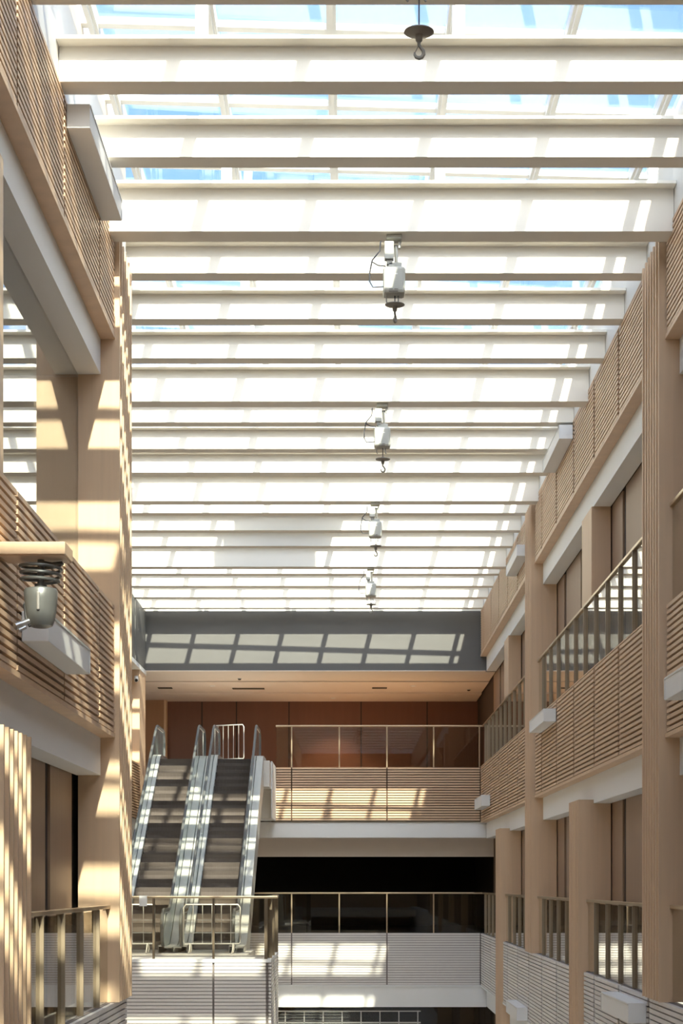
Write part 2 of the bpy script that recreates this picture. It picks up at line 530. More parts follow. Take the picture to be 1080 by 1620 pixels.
# ------------------------------------------------------------------ near left block
for key, nm, where in (('top', 'wall_left_upper', 'under the skylight'), ('mid', 'wall_left_middle', 'below the tall shop glass'), ('low', 'wall_left_lower', 'at second floor level')):
    z0, z1, zb = LV[key]
    wood = key != 'low'
    root = empty(nm, (XL, 18, zb))
    tag(root, f"near left gallery front of {'wood' if wood else 'white'} slats {where}", 'wall', kind='structure')
    yend = 22.8 if key != 'low' else YB
    for a, b in spans(10.77, yend, joints, []):
        slat_panel_y(root, XL, 1, a, b, z0, z1, 18 if key == 'top' else 21, M['slat'] if wood else M['wslat'], M['slatback'] if wood else M['wslatback'])
    unit('lip', (-2.985, -8, z0 - 0.05), (XL + 0.005, yend, z0), M['slat'] if wood else M['white'], root)
    unit('slab_edge', (XBL + 0.002, -8, z0), (XL - 0.10, yend, z1 - 0.004), M['wood'] if wood else M['white'], root)
    unit('plain_panel', (XL - 0.10, -8, z0), (XL - 0.02, 10.77, z1), M['wood'] if wood else M['white'], root)
    unit('white_beam', (XBL + 0.002, -8, zb), (-2.98, yend, z0 - 0.05), M['white'], root)
w = solid('wall_left', (-3.9, -8, GROUND), (XBL - 0.05, YB, F3 - 0.1), M['joint'])
tag(w, 'wood panelled back wall of the near left gallery with dark joints', 'wall', kind='structure')
lj = [22.72 - 1.97 * k for k in range(12)]
for z0, z1 in ((GROUND, -3.55), (F2, 1.32)):
    for b, a in zip(lj, lj[1:]):
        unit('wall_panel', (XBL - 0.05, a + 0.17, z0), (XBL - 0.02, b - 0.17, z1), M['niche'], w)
w = empty('wall_left_shop', (-5, 14, F3))
tag(w, 'shop interior behind the tall glass on the upper left', 'wall', kind='structure')
unit('interior_wall', (-6.3, -8, F3), (-6.1, YB, 6.15), M['tan'], w)
unit('end_wall', (-6.1, 22.85, F3), (-3.26, 23.1, 6.10), M['wood'], w)
unit('interior_ceiling', (-6.1, -8, 6.12), (XBL - 0.002, 22.85, 6.2), M['white'], w)
unit('interior_floor', (-6.1, -8, F3 - 0.1), (XBL - 0.002, 22.85, F3), M['floor'], w)
w = solid('wall_left_head', (-3.6, -8, 6.2), (XBL - 0.03, YB, 7.82), M['white'])
tag(w, 'plain wall above the shop glass behind the upper left slats', 'wall', kind='structure')
w = solid('wall_left_end', (-6.3, YB - 0.3, GROUND), (-3.28, YB - 0.02, 9.1), M['wood'])
tag(w, 'wood end wall of the near left block behind the column', 'wall', kind='structure')
g = empty('window_2', (-3.26, 16, F3))
tag(g, 'tall shop glass on the upper left mirroring the skylight', 'window', kind='structure')
for a, b in ((16.1, 22.79), (9.3, 16.06), (2.6, 9.26)):
    unit('pane', (-3.265, a, F3 + 0.06), (-3.25, b, 6.12), M['shop'], g)
unit('frame', (-3.27, -8, F3 - 0.0), (-3.24, 22.79, F3 + 0.06), M['post'], g)

# ------------------------------------------------------------------ wide left side beyond the column
w = empty('wall_wide', (XW, 40, GROUND))
tag(w, 'left wall beside the escalators with wood panels and slats', 'wall', kind='structure')
unit('back_panel', (-6.35, YB, GROUND), (-6.15, YF - 1.3, 7.85), M['wood'], w)
unit('white_beam', (-6.15, YB, 6.02), (XW + 0.0, YF + 0.3, 6.14), M['white'], w)
unit('end_pillar', (-6.35, YF - 1.3, F3 - 1.9), (XW - 0.03, YF + 0.25, 6.02), M['wood'], w)
unit('slab_edge', (-6.15, YB, LV['mid'][0]), (XW - 0.10, YF - 1.3, LV['mid'][1] - 0.01), M['wood'], w)
unit('white_beam', (-6.15, YB, 1.3), (XW - 0.12, YF, LV['mid'][0]), M['white'], w)
for a, b in spans(40.1, YF - 1.3, joints, []):
    slat_panel_y(w, XW, 1, a, b, LV['mid'][0], LV['mid'][1], 21, M['slat'], M['slatback'])
w = MB()
w.box((XW - 0.3, YB, 6.14), (XW, YF, 7.84))
o = w.build('wall_wide_fascia', M['grey'])
tag(o, 'dark grey upper wall on the left beside the far grey wall', 'wall', kind='structure')
for y in range(26, 54, 2):
    unit('seam', (XW, y, 6.14), (XW + 0.012, y + 0.03, 7.84), M['darksteel'], o)

# ------------------------------------------------------------------ far end
o = empty('wall_far_fascia', (-1, YF, 6.14))
tag(o, 'dark grey far wall under the skylight catching window shaped sunlight', 'wall', kind='structure')
unit('fascia_panel', (XW, YF, 6.14), (XBR + 0.04, YF + 0.35, 7.86), M['grey'], o)
unit('upstand', (XW, YF + 0.02, 7.86), (XR + 0.02, YF + 0.35, 8.9), M['curb'], o)
unit('edge_trim', (XW, YF - 0.02, 6.12), (XR + 0.15, YF + 0.30, 6.14), M['ceil'], o)
c = empty('ceiling_gallery', (-1, 58, 6.12))
tag(c, 'beige ceiling of the third floor gallery beyond the far railing', 'ceiling', kind='structure')
unit('ceiling_panel', (-7.6, YF + 0.3, 6.125), (XBR, 57.4, 6.30), M['ceil'], c)
unit('ceiling_panel', (-7.6, 57.5, 6.105), (XBR, 60.6, 6.30), M['ceil'], c)
unit('ceiling_panel', (-7.6, 60.65, 6.06), (XBR, 64.0, 6.30), M['ceil'], c)
w = solid('wall_far', (-7.6, 63.2, F3), (XBR + 0.05, 63.5, 6.1), M['brown'])
tag(w, 'dark brown back wall of the third floor gallery behind the escalators', 'wall', kind='structure')
for x in (-4.9, -3.75, -2.0, 0.4, 2.6):
    unit('seam', (x, 63.18, F3), (x + 0.04, 63.2, 6.05), M['joint'], w)
t = empty('trim_1', (-6.5, 62.8, F3))
tag(t, 'tan wood panel at the left end of the brown gallery wall', 'panel', kind='structure')
unit('face_panel', (-7.5, 62.7, F3), (-6.10, 63.15, 6.06), M['tan'], t)
unit('edge_strip', (-6.10, 62.68, F3), (-6.02, 63.15, 6.06), M['wood'], t)
w = solid('wall_far_side', (-7.9, YF + 0.3, GROUND), (-7.6, 66, 9.1), M['brown'])
tag(w, 'brown side wall at the left end of the far gallery', 'wall', kind='structure')
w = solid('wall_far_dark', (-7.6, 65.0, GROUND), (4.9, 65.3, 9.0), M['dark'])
tag(w, 'black unlit interior behind the second floor railing', 'wall', kind='structure')
XE = -2.12          # right edge of the escalator opening
root = empty('wall_far_middle', (0.8, YF, 1.3))
tag(root, 'far gallery front of sunlit wood slats over a white beam', 'wall', kind='structure')
for a, b in ((XE, -1.64), (-1.64, 1.11), (1.11, XR)):
    slat_panel_x(root, YF, a, b, *LV['mid'][:2], 21, M['slat'], M['slatback'])
unit('slab_edge', (XE, YF + 0.10, 1.85), (XBR, 63.2, LV['mid'][1] - 0.01), M['wood'], root)
unit('landing', (-5.33, 52.5, 1.8), (XE, 63.2, F3), M['floor'], root)
unit('landing', (-5.33, 50.95, 2.6), (XE, 52.5, F3), M['floor'], root)
unit('landing_side', (XE, 52.0, 1.8), (XE + 0.03, YF + 0.0, F3 + 0.05), M['white'], root)
unit('lip', (XE - 0.1, YF - 0.01, 1.77), (XR, YF + 0.2, 1.80), M['post'], root)
unit('white_beam', (-2.6, YF + 0.03, 1.32), (3.98, YF + 0.5, 1.77), M['white'], root)
unit('bulkhead', (-7.6, YF + 0.9, 0.78), (XBR, YF + 1.1, 1.85), M['ceil'], root)
unit('soffit', (-7.6, YF + 0.5, 1.36), (XBR, YF + 0.9, 1.85), M['ceil'], root)
root = empty('wall_far_lower', (0.8, YF, -3.55))
tag(root, 'far gallery front of white slats over a white beam', 'wall', kind='structure')
for a, b in ((XW, -4.39), (-4.39, -1.64), (-1.64, 1.11), (1.11, XR)):
    slat_panel_x(root, YF, a, b, *LV['low'][:2], 21, M['wslat'], M['wslatback'])
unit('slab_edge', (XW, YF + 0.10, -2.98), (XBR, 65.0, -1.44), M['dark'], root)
unit('lip', (XW, YF - 0.01, -2.98), (XR, YF + 0.15, -2.93), M['white'], root)
unit('white_beam', (XW, YF + 0.03, -3.57), (3.98, YF + 0.5, -2.98), M['white'], root)
g = empty('window_3', (-1, YF + 0.5, GROUND))
tag(g, 'dark shop windows with thin pale frames below the far white beam', 'window', kind='structure')
unit('pane', (XW, YF + 0.45, GROUND), (XBR, YF + 0.47, -3.57), M['shop'], g)
unit('frame', (XW, YF + 0.42, -3.73), (2.1, YF + 0.45, -3.70), M['steel'], g)
unit('frame', (XW, YF + 0.42, -4.07), (2.1, YF + 0.45, -4.03), M['steel'], g)
for i in range(13):
    x = -4.6 + 0.55 * i
    unit('frame', (x, YF + 0.42, GROUND), (x + 0.03, YF + 0.45, -3.72), M['steel'], g)

# ------------------------------------------------------------------ glass railings
def railing_y(label, X, inward, y0, y1, zf, zr, group, start=None, post_w=0.09):
    r = empty('glass_railing', (X, (y0 + y1) / 2, zf))
    tag(r, label, 'railing', group)
    MB().bbox((X - 0.04, y0, zr - 0.045), (X + 0.04, y1, zr), 0.008).build('handrail', M['brass'], r)
    p = 4 / 3
    k0 = math.ceil((y0 + 0.15 - 24.45) / p)
    ys = []
    y = 24.45 + k0 * p
    while y < y1 - 0.12:
        ys.append(y); y += p
    for y in ys:
        unit('post', (X - post_w/2, y - 0.012, zf), (X + post_w/2, y + 0.012, zr - 0.045), M['railpost'], r)
    cuts = [y0] + ys + [y1]
    for a, b in zip(cuts, cuts[1:]):
        unit('glass_pane', (X - 0.008, a + 0.02, zf + 0.02), (X + 0.008, b - 0.02, zr - 0.06), M['glass'], r)

def railing_x(label, Y, x0, x1, xs, zf, zr, group):
    r = empty('glass_railing', ((x0 + x1)/2, Y, zf))
    tag(r, label, 'railing', group)
    MB().bbox((x0, Y - 0.04, zr - 0.045), (x1, Y + 0.04, zr), 0.008).build('handrail', M['brass'], r)
    for x in xs:
        unit('post', (x - 0.018, Y - 0.05, zf - 0.05), (x + 0.018, Y + 0.03, zr - 0.045), M['brass'], r)
    cuts = [x0] + list(xs) + [x1]
    for a, b in zip(cuts, cuts[1:]):
        if b - a > 0.15:
            unit('glass_pane', (a + 0.02, Y - 0.008, zf + 0.02), (b - 0.02, Y + 0.008, zr - 0.06), M['glass'], r)

XRR = 3.90
GR = 'glass railings along the right galleries'
railing_y('glass railing on the third floor at the right picture edge', XRR, -1, 17, 22.8, 3.35, 4.57, GR)
railing_y('glass railing on the third floor between the two full-height right columns', XRR, -1, 24.1, 38.8, 3.35, 4.57, GR)
railing_y('glass railing on the third floor between the farther right column and the far wall', XRR, -1, 40.1, YF, 3.35, 4.57, GR)
railing_y('glass railing on the second floor at the right picture edge', XRR, -1, 17, 22.8, -1.43, -0.26, GR)
railing_y('glass railing on the second floor just beyond the nearest right column', XRR, -1, 24.1, 30.8, -1.43, -0.26, GR)
railing_y('glass railing on the second floor just before the farther full-height right column', XRR, -1, 32.1, 38.8, -1.43, -0.26, GR)
railing_y('glass railing on the second floor just beyond the farther full-height right column', XRR, -1, 40.1, 46.8, -1.43, -0.26, GR)
railing_y('glass railing on the second floor at the far right corner', XRR, -1, 48.1, YF, -1.43, -0.26, GR)
railing_y('glass railing with bronze posts beside the lower left column', -2.90, 1, 16.1, 22.8, -1.43, -0.26, 'glass railings on the left')
railing_x('glass railing above the far wood slats beside the escalators', YF + 0.12, XE + 0.02, XR + 0.1, (-1.64, -0.265, 1.11, 2.46, 3.78), 3.35, 4.57, 'glass railings at the far end')
railing_x('glass railing above the far white slats before the black interior', YF + 0.12, -5.8, XR + 0.1, (-5.76, -4.39, -3.0, -1.64, -0.265, 1.11, 2.46), -1.43, -0.26, 'glass railings at the far end')

# ------------------------------------------------------------------ escalator platform
YP, XP = 35.8, -1.46
p = empty('floor_platform', (-3.6, 38, -3.0))
tag(p, 'white slatted platform at the foot of the escalators', 'platform', kind='structure')
unit('slab', (-6.15, YP + 0.1, -3.0), (XP - 0.1, 39.5, F2), M['floor'], p)
unit('slab', (-6.15, 39.5, -2.6), (XE, 43.0, F2), M['floor'], p)
unit('coping', (-6.1, YP, F2 + 0.005), (XP, YP + 0.16, -1.43), M['white'], p)
unit('coping', (XP - 0.16, YP + 0.16, F2 + 0.005), (XP, 39.5, -1.43), M['white'], p)
for a, b in ((-5.9, -5.21), (-5.21, -2.55), (-2.55, XP - 0.03)):
    slat_panel_x(p, YP, a, b, -3.05, F2, 23, M['wslat'], M['wslatback'])
slat_panel_y(p, XP, 1, YP + 0.0, 37.6, -3.05, F2, 23, M['wslat'], M['wslatback'])
slat_panel_y(p, XP, 1, 37.6, 39.5, -3.05, F2, 23, M['wslat'], M['wslatback'])
r = empty('glass_railing', (-3.6, YP + 0.1, -1.43))
tag(r, 'glass railing with dark posts in front of the escalators', 'railing')
b = MB()
b.bbox((-5.9, YP + 0.02, -0.285), (XP + 0.13, YP + 0.14, -0.24), 0.01)
b.bbox((XP - 0.11, YP + 0.14, -0.285), (XP + 0.01, 39.5, -0.24), 0.01)
b.build('handrail', M['brass'], r)
for x in (-5.0, -3.68, -2.55):
    unit('post', (x - 0.02, YP + 0.01, -1.425), (x + 0.02, YP + 0.1, -0.285), M['post'], r)
unit('post', (XP - 0.13, YP + 0.02, -1.5), (XP - 0.07, YP + 0.12, -0.285), M['post'], r)
for y in (36.3, 37.6, 39.4):
    unit('post', (XP - 0.09, y - 0.02, -1.43), (XP + 0.0, y + 0.02, -0.285), M['post'], r)
for a, b in ((-5.9, -5.0), (-5.0, -3.68), (-3.68, -2.55), (-2.55, XP - 0.12)):
    unit('glass_pane', (a + 0.02, YP + 0.07, -1.40), (b - 0.02, YP + 0.085, -0.29), M['glass'], r)
for a, b in ((36.0, 37.6), (37.6, 39.4)):
    unit('glass_pane', (XP - 0.055, a, -1.40), (XP - 0.04, b, -0.29), M['glass'], r)
n = MB().box((-3.95, YP + 0.0, -0.43), (-3.80, YP + 0.006, -0.238)).box((-3.95, YP + 0.0, -0.238), (-3.80, YP + 0.12, -0.233)).build('paper_notice', M['paper'])
tag(n, 'small blank white paper hung over the platform handrail', 'paper')

# ------------------------------------------------------------------ escalators
T30 = math.tan(math.radians(30))
EY0, EY1 = 42.4, 42.4 + 4.8 / T30      # start and end of the incline
def eline(y):
    return F2 + min(max((y - EY0) * T30, 0), 4.8)

def escalator(cx, label):
    r = empty('escalator', (cx, 41.2, F2))
    tag(r, label, 'escalator', 'pair of escalators')
    ya, yb = 41.0, 52.4
    keys = [ya, EY0 - 0.3, EY0 + 0.3, EY1 - 0.3, EY1 + 0.3, yb]
    def off(y, d):                       # softened line of the escalator raised by d
        if abs(y - EY0) < 0.3: base = F2 + 0.3 * T30 * ((y - EY0 + 0.3) / 0.6) ** 2 * 1.0
        elif abs(y - EY1) < 0.3: base = F2 + 4.8 - 0.3 * T30 * ((EY1 + 0.3 - y) / 0.6) ** 2
        else: base = eline(y)
        return base + d
    ys = [ya, 41.5, 42.1, 42.25, 42.4, 42.55, 42.7, 44, 46, 48, EY1 - 0.3, EY1 - 0.15, EY1, EY1 + 0.15, EY1 + 0.3, 51.7, yb]
    # truss cladding, both sides and underside
    b = MB()
    low = [(y, off(y, -0.75) if y > EY0 + 0.5 else F2 + 0.004) for y in ys if y > EY0 - 0.1 and y < EY1 - 0.2]
    top = [(y, off(y, 0.10)) for y in ys]
    prof = [(ya + 0.25, F2 + 0.004)] + [(42.9, F2 + 0.004)] + [(43.6, off(43.6, -0.75))] + [(EY1 - 0.9, off(EY1 - 0.9, -0.75)), (50.9, 2.55), (50.95, F3 + 0.004), (yb - 0.25, F3 + 0.004)] + [(y, z) for y, z in reversed(top) if ya + 0.2 < y < yb - 0.2]
    for s in (-1, 1):
        xa, xb = sorted((cx + s*0.66, cx + s*0.755))
        b.prism_x(prof, xa, xb)
    under = [(43.4, off(43.4, -0.75)), (EY1 - 0.9, off(EY1 - 0.9, -0.75)), (EY1 - 0.9, off(EY1 - 0.9, -0.68)), (43.4, off(43.4, -0.68))]
    b.prism_x(under, cx - 0.66, cx + 0.66)
    b.build('truss_cladding', M['escsteel'], r)
    # decks and skirts
    for s in (-1, 1):
        d = MB()
        for (da, db, zo, th) in ((0.46, 0.55, 0.16, 0.03), (0.58, 0.755, 0.13, 0.03)):
            xa, xb = sorted((cx + s*da, cx + s*db))
            pr = [(y, off(y, zo)) for y in ys] + [(y, off(y, zo - th)) for y in reversed(ys)]
            d.prism_x(pr, xa, xb)
        d.build('deck', M['escsteel'], r)
        xa, xb = sorted((cx + s*0.445, cx + s*0.46))
        MB().prism_x([(y, off(y, 0.16)) for y in ys] + [(y, off(y, -0.20)) for y in reversed(ys)], xa, xb).build('skirt', M['darksteel'], r)
        # glass balustrade with rounded ends
        H = 0.90
        ca, cb = (ya, F2 + 0.16 + (H - 0.16) / 2), (yb, F3 + 0.16 + (H - 0.16) / 2)
        R = (H - 0.16) / 2
        topl = [(y, off(y, H)) for y in ys]
        botl = [(y, off(y, 0.13)) for y in ys]
        arc_t = [(cb[0] + R * math.sin(math.pi * k / 8), cb[1] + R * math.cos(math.pi * k / 8)) for k in range(1, 8)]
        arc_b = [(ca[0] - R * math.sin(math.pi * k / 8), ca[1] - R * math.cos(math.pi * k / 8)) for k in range(1, 8)]
        x = cx + s * 0.565
        strip = MB()
        for i in range(len(ys) - 1):
            strip.prism_x([botl[i], botl[i+1], topl[i+1], topl[i]], x - 0.006, x + 0.006)
        strip.prism_x([topl[-1]] + arc_t + [botl[-1]], x - 0.006, x + 0.006)
        strip.prism_x([botl[0]] + arc_b + [topl[0]], x - 0.006, x + 0.006)
        gp = strip.build('glass_balustrade', M['escglass'], r)
        # handrail running round the glass edge
        loop = [(x, y, z + 0.03) for y, z in topl] + [(x, y + 0.03 * math.sin(math.pi * (k+1) / 8), z + 0.03 * math.cos(math.pi * (k+1) / 8)) for k, (y, z) in enumerate(arc_t)]
        loop = [(x, y - 0.03 * math.sin(math.pi * (k+1) / 8), z - 0.03 * math.cos(math.pi * (k+1) / 8)) for k, (y, z) in enumerate(arc_b)] + loop
        MB().tube(loop, 0.036, 8).build('handrail', M['handrail'], r)
        MB().tube([(x + s*0.0, y, z - 0.035) for y, z in topl], 0.016, 6).build('rail_guide', M['steel'], gp)
    # steps
    n = 24
    me = None
    rise, run = 0.2, 0.2 / T30
    for i in range(n):
        y = EY0 + i * run
        z = F2 + (i + 1) * rise
        if me is None:
            m = MB()
            m.prism_x([(0, 0), (0.04, -0.10), (0.055, -0.2), (0.09, -0.21), (0.09, -0.03), (run + 0.09, -0.03), (run + 0.09, 0)], -0.44, 0.44)
            m.prism_x([(-0.006, 0.0), (0.03, 0.0), (0.03, 0.006), (-0.006, 0.006)], -0.44, 0.44)
            for g_ in range(10):
                xx = -0.42 + g_ * 0.0933
                m.prism_x([(-0.004, -0.012), (0.03, -0.10), (0.044, -0.19), (0.06, -0.19), (0.05, -0.10), (0.02, -0.012)], xx - 0.006, xx + 0.006)
            o = m.build('step', M['step'], None, origin=(0, 0, 0))
            me = o.data
            bpy.data.objects.remove(o)
        o = bpy.data.objects.new('step', me)
        finish(o, (cx, y, z), r)
    unit('landing_plate', (cx - 0.445, 40.9, F2 + 0.003), (cx + 0.445, EY0 + 0.05, F2 + 0.02), M['steel'], r)
    unit('landing_plate', (cx - 0.445, EY1 + 0.1, F3 - 0.02), (cx + 0.445, 52.6, F3 + 0.012), M['steel'], r)
    return r
escalator(-4.56, 'escalator nearer the left wall, dark steps between glass balustrades')
escalator(-3.03, 'escalator beside the far railing, right one of the pair')

# ------------------------------------------------------------------ crowd barriers
def barrier(label, x0, x1, y0, y1, z0, h, bars, group, rails=(), m='escsteel'):
    """tube barrier from (x0,y0) to (x1,y1) with upright bars and two bow feet"""
    r = empty('crowd_barrier', ((x0 + x1)/2, (y0 + y1)/2, z0))
    tag(r, label, 'barrier', group)
    P = lambda t, z: (x0 + (x1 - x0)*t, y0 + (y1 - y0)*t, z0 + z)
    zb = 0.22
    MB().tube([P(0.02, zb), P(0, zb + 0.04), P(0, h - 0.06), P(0.04, h), P(0.96, h), P(1, h - 0.06), P(1, zb + 0.04), P(0.98, zb)], 0.015, 8, closed=True).build('frame', M[m], r)
    for i in range(bars):
        t = (i + 1) / (bars + 1)
        MB().tube([P(t, zb), P(t, h)], 0.008, 6).build('bar', M[m], r)
    for q in rails:
        MB().tube([P(0, q), P(1, q)], 0.008, 6).build('cross_rail', M[m], r)
    for t in (0.12, 0.88):
        c = P(t, 0)
        MB().tube([(c[0] - 0.02, c[1] - 0.25, z0 + 0.02), (c[0], c[1] - 0.24, z0 + 0.10), (c[0], c[1] - 0.12, z0 + zb), (c[0], c[1] + 0.12, z0 + zb), (c[0], c[1] + 0.24, z0 + 0.10), (c[0] - 0.02, c[1] + 0.25, z0 + 0.02)], 0.014, 6).build('foot', M[m], r)
barrier('metal crowd barrier standing at the top of the right escalator', -3.85, -2.95, 53.9, 53.5, F3, 1.18, 5, 'metal barriers at the escalators')
barrier('metal grid barrier across the foot of the left escalator', -5.3, -4.12, 40.3, 40.3, F2, 1.05, 4, 'metal barriers at the escalators', (0.45, 0.72))
barrier('metal grid barrier across the foot of the right escalator', -3.5, -2.3, 40.3, 40.3, F2, 1.05, 5, 'metal barriers at the escalators', (0.45, 0.72))

# ------------------------------------------------------------------ white box lights on the gallery fronts
def box_light(label, side, y0, y1, z0, z1):
    s = -1 if side == 'R' else 1
    X = XR if side == 'R' else XL
    xa, xb = sorted((X + s*0.002, X + s*0.235))
    r = empty('wall_light', ((xa + xb)/2, (y0 + y1)/2, z0))
    tag(r, label, 'light', 'white box lights on the slat panels')
    MB().bbox((xa, y0, z0), (xb, y1, z1), 0.006).build('housing', M['white'], r)
    xo = xb + 0.001 if side == 'L' else xa - 0.001
    e = 0.014
    t = MB()
    xx = sorted((xo, xo + s*0.008))
    t.box((xx[0], y0 + 0.01, z1 - 0.03), (xx[1], y1 - 0.01, z1 - 0.012))
    t.box((xx[0], y1 - 0.03, z0 + 0.01), (xx[1], y1 - 0.012, z1 - 0.03))
    t.build('rim', M['alu'], r)
box_light('long white box light on the upper left slats below the skylight', 'L', 18.9, 21.56, 7.53, 7.77)
box_light('long white box light on the left slats behind the grey water cannon', 'L', 16.3, 18.88, 2.08, 2.34)
box_light('white box light on the upper right slats between the two full-height columns', 'R', 32.2, 34.87, 7.55, 7.79)
box_light('white box light on the upper right slats just beyond the farther full-height column', 'R', 40.3, 43.0, 6.96, 7.20)
box_light('white box light at the top of the third floor slats beside the farther right column', 'R', 34.8, 37.45, 2.97, 3.21)
box_light('white box light cut by the right picture edge', 'R', 18.8, 21.46, 2.07, 2.33)
box_light('small white box light in the far right corner', 'R', 51.0, 53.7, 2.08, 2.38)
box_light('white box light on the white slats low on the right beyond the lower column', 'R', 40.3, 43.0, -2.92, -2.64)
box_light('white box light on the white slats at the bottom right beside the nearest column', 'R', 24.25, 26.85, -1.79, -1.53)

# ------------------------------------------------------------------ hoists under the deep beams
def arc(c, r, a0, a1, n, plane='xz'):
    out = []
    for i in range(n + 1):
        a = math.radians(a0 + (a1 - a0) * i / n)
        out.append((c[0] + r*math.cos(a), c[1], c[2] + r*math.sin(a)) if plane == 'xz' else (c[0], c[1] + r*math.cos(a), c[2] + r*math.sin(a)))
    return out

def hoist(k, label, drop, turn):
    y, zb = BEAM_MID[k]
    x = 0.54
    r = empty('electric_hoist', (x, y, zb - 0.003))
    tag(r, label, 'hoist', 'electric hoists under the skylight beams')
    z = zb - 0.003
    MB().bbox((x - 0.09, y - 0.10, z - 0.05), (x + 0.09, y + 0.10, z), 0.008).bbox((x - 0.075, y - 0.03, z - 0.14), (x - 0.05, y + 0.03, z - 0.05), 0.004).bbox((x + 0.05, y - 0.03, z - 0.14), (x + 0.075, y + 0.03, z - 0.05), 0.004).build('clamp', M['hoist'], r)
    MB().tube([(x - 0.08, y, z - 0.11), (x + 0.08, y, z - 0.11)], 0.018, 8).tube([(x + 0.02, y, z - 0.11), (x + 0.03, y, z - 0.34)], 0.022, 8).build('hanger', M['darksteel'], r)
    MB().bbox((x - 0.115, y - 0.13, z - 0.30), (x - 0.005, y - 0.02, z - 0.09), 0.008).build('control_box', M['hoist'], r)
    MB().bbox((x - 0.09, y - 0.10, z - 0.36), (x - 0.02, y - 0.03, z - 0.30), 0.006).build('cable_gland', M['darksteel'], r)
    body = MB().bbox((x - 0.13, y - 0.13, z - 0.70), (x + 0.13, y + 0.13, z - 0.38), 0.035).build('motor_body', M['hoist'], r)
    MB().bbox((x - 0.07, y - 0.10, z - 0.40), (x + 0.09, y + 0.06, z - 0.33), 0.01).build('top_cover', M['hoist'], r)
    MB().box((x - 0.06, y - 0.133, z - 0.66), (x - 0.015, y - 0.129, z - 0.655)).box((x + 0.0, y - 0.133, z - 0.66), (x + 0.045, y - 0.129, z - 0.655)).box((x - 0.065, y - 0.133, z - 0.685), (x + 0.045, y - 0.129, z - 0.68)).build('vent_slot', M['joint'], body)
    MB().box((x - 0.01, y - 0.133, z - 0.485), (x + 0.04, y - 0.129, z - 0.470)).build('plate', M['paper'], body)
    for dx in (-0.09, 0.05):
        MB().tube([(x + dx, y, z - 0.69), (x + dx, y, z - 0.77), (x + dx + 0.015, y, z - 0.79)], 0.008, 6).build('limit_rod', M['darksteel'], r)
    MB().tube([(x - 0.16, y - 0.1, z - 0.08), (x - 0.17, y - 0.1, z - 0.20), (x - 0.26, y - 0.1, z - 0.31), (x - 0.29, y - 0.1, z - 0.46), (x - 0.29, y - 0.1, z - 0.56), (x - 0.25, y - 0.1, z - 0.63), (x - 0.12, y - 0.1, z - 0.62)], 0.009, 6).tube([(x - 0.26, y - 0.1, z - 0.33), (x - 0.19, y - 0.1, z - 0.37), (x - 0.10, y - 0.1, z - 0.38)], 0.007, 6).build('power_cable', M['cable'], r)
    zd = z - drop
    MB().tube([(x + 0.01, y, z - 0.69), (x + 0.01, y, zd)], 0.006, 6).build('lifting_cable', M['cable'], r)
    hx = x + 0.01
    MB().lathe([(0.0, 0.03), (0.02, 0.03), (0.03, 0.012), (0.115, 0.0), (0.118, -0.008), (0.11, -0.014), (0.03, -0.03), (0.026, -0.075), (0.018, -0.085), (0.0, -0.085)], (hx, y, zd), 28).build('limit_disc', M['castiron'], r)
    ca, sa = math.cos(turn), math.sin(turn)
    pts = [(0, -0.07), (0.0, -0.11), (0.012, -0.13), (0.026, -0.155), (0.028, -0.18), (0.018, -0.202), (0, -0.21), (-0.018, -0.202), (-0.026, -0.185), (-0.026, -0.165)]
    pts = [(px * 1.3, pz) for px, pz in pts]
    rad = [0.014, 0.013, 0.013, 0.014, 0.015, 0.015, 0.015, 0.013, 0.011, 0.007]
    hk = MB().tube([(hx + px*ca, y + px*sa, zd + pz) for px, pz in pts], rad, 8).build('hook', M['castiron'], r)
    MB().tube([(hx - 0.030*ca, y - 0.030*sa, zd - 0.165), (hx - 0.002, y, zd - 0.11)], 0.004, 6).build('safety_latch', M['castiron'], hk)
hoist(-2, 'hoist hook on a long thin cable at the top of the picture', 1.02, 0.0)
hoist(2, 'largest whole electric hoist, hung under the nearest deep beam in view', 0.80, 1.2)
hoist(6, 'second electric hoist from the front, in the middle of the skylight', 0.87, 0.3)
hoist(10, 'third electric hoist from the front, right of the shaded beam patch', 0.86, 0.5)
hoist(14, 'farthest and smallest electric hoist, close above the grey far wall', 0.88, 0.2)

# ------------------------------------------------------------------ automatic water cannon on the left
sh = empty('wall_bracket', (-2.6, 15.35, 2.62))
tag(sh, 'wood clad bracket shelf jutting from the left slats over the grey water cannon', 'shelf')
MB().bbox((XL + 0.003, 15.2, 2.64), (-2.27, 15.62, 2.74), 0.004).build('shelf_box', M['wood'], sh)
unit('underside_plate', (XL + 0.01, 15.22, 2.632), (-2.28, 15.60, 2.64), M['slat'], sh)
wc = empty('water_cannon', (-2.5, 15.42, 2.631))
tag(wc, 'grey automatic fire water cannon with coiled pipe under the wood bracket', 'water cannon')
cx, cy, cz = -2.50, 15.42, 2.628
MB().tube([(cx, cy, cz + 0.003), (cx, cy, cz - 0.20)], 0.028, 10).build('stem', M['cannon'], wc)
coil = []
for i in range(97):
    a = 2 * math.pi * i / 32
    rr = 0.172 - 0.022 * i / 96
    coil.append((cx + rr*math.cos(a), cy + rr*math.sin(a), cz - 0.022 - 0.155 * i / 96))
MB().tube([(cx, cy, cz - 0.015), (cx + 0.09, cy, cz - 0.03)] + coil + [(cx + 0.09, cy, cz - 0.185), (cx, cy, cz - 0.19)], 0.0135, 8).build('coiled_pipe', M['cannon'], wc)
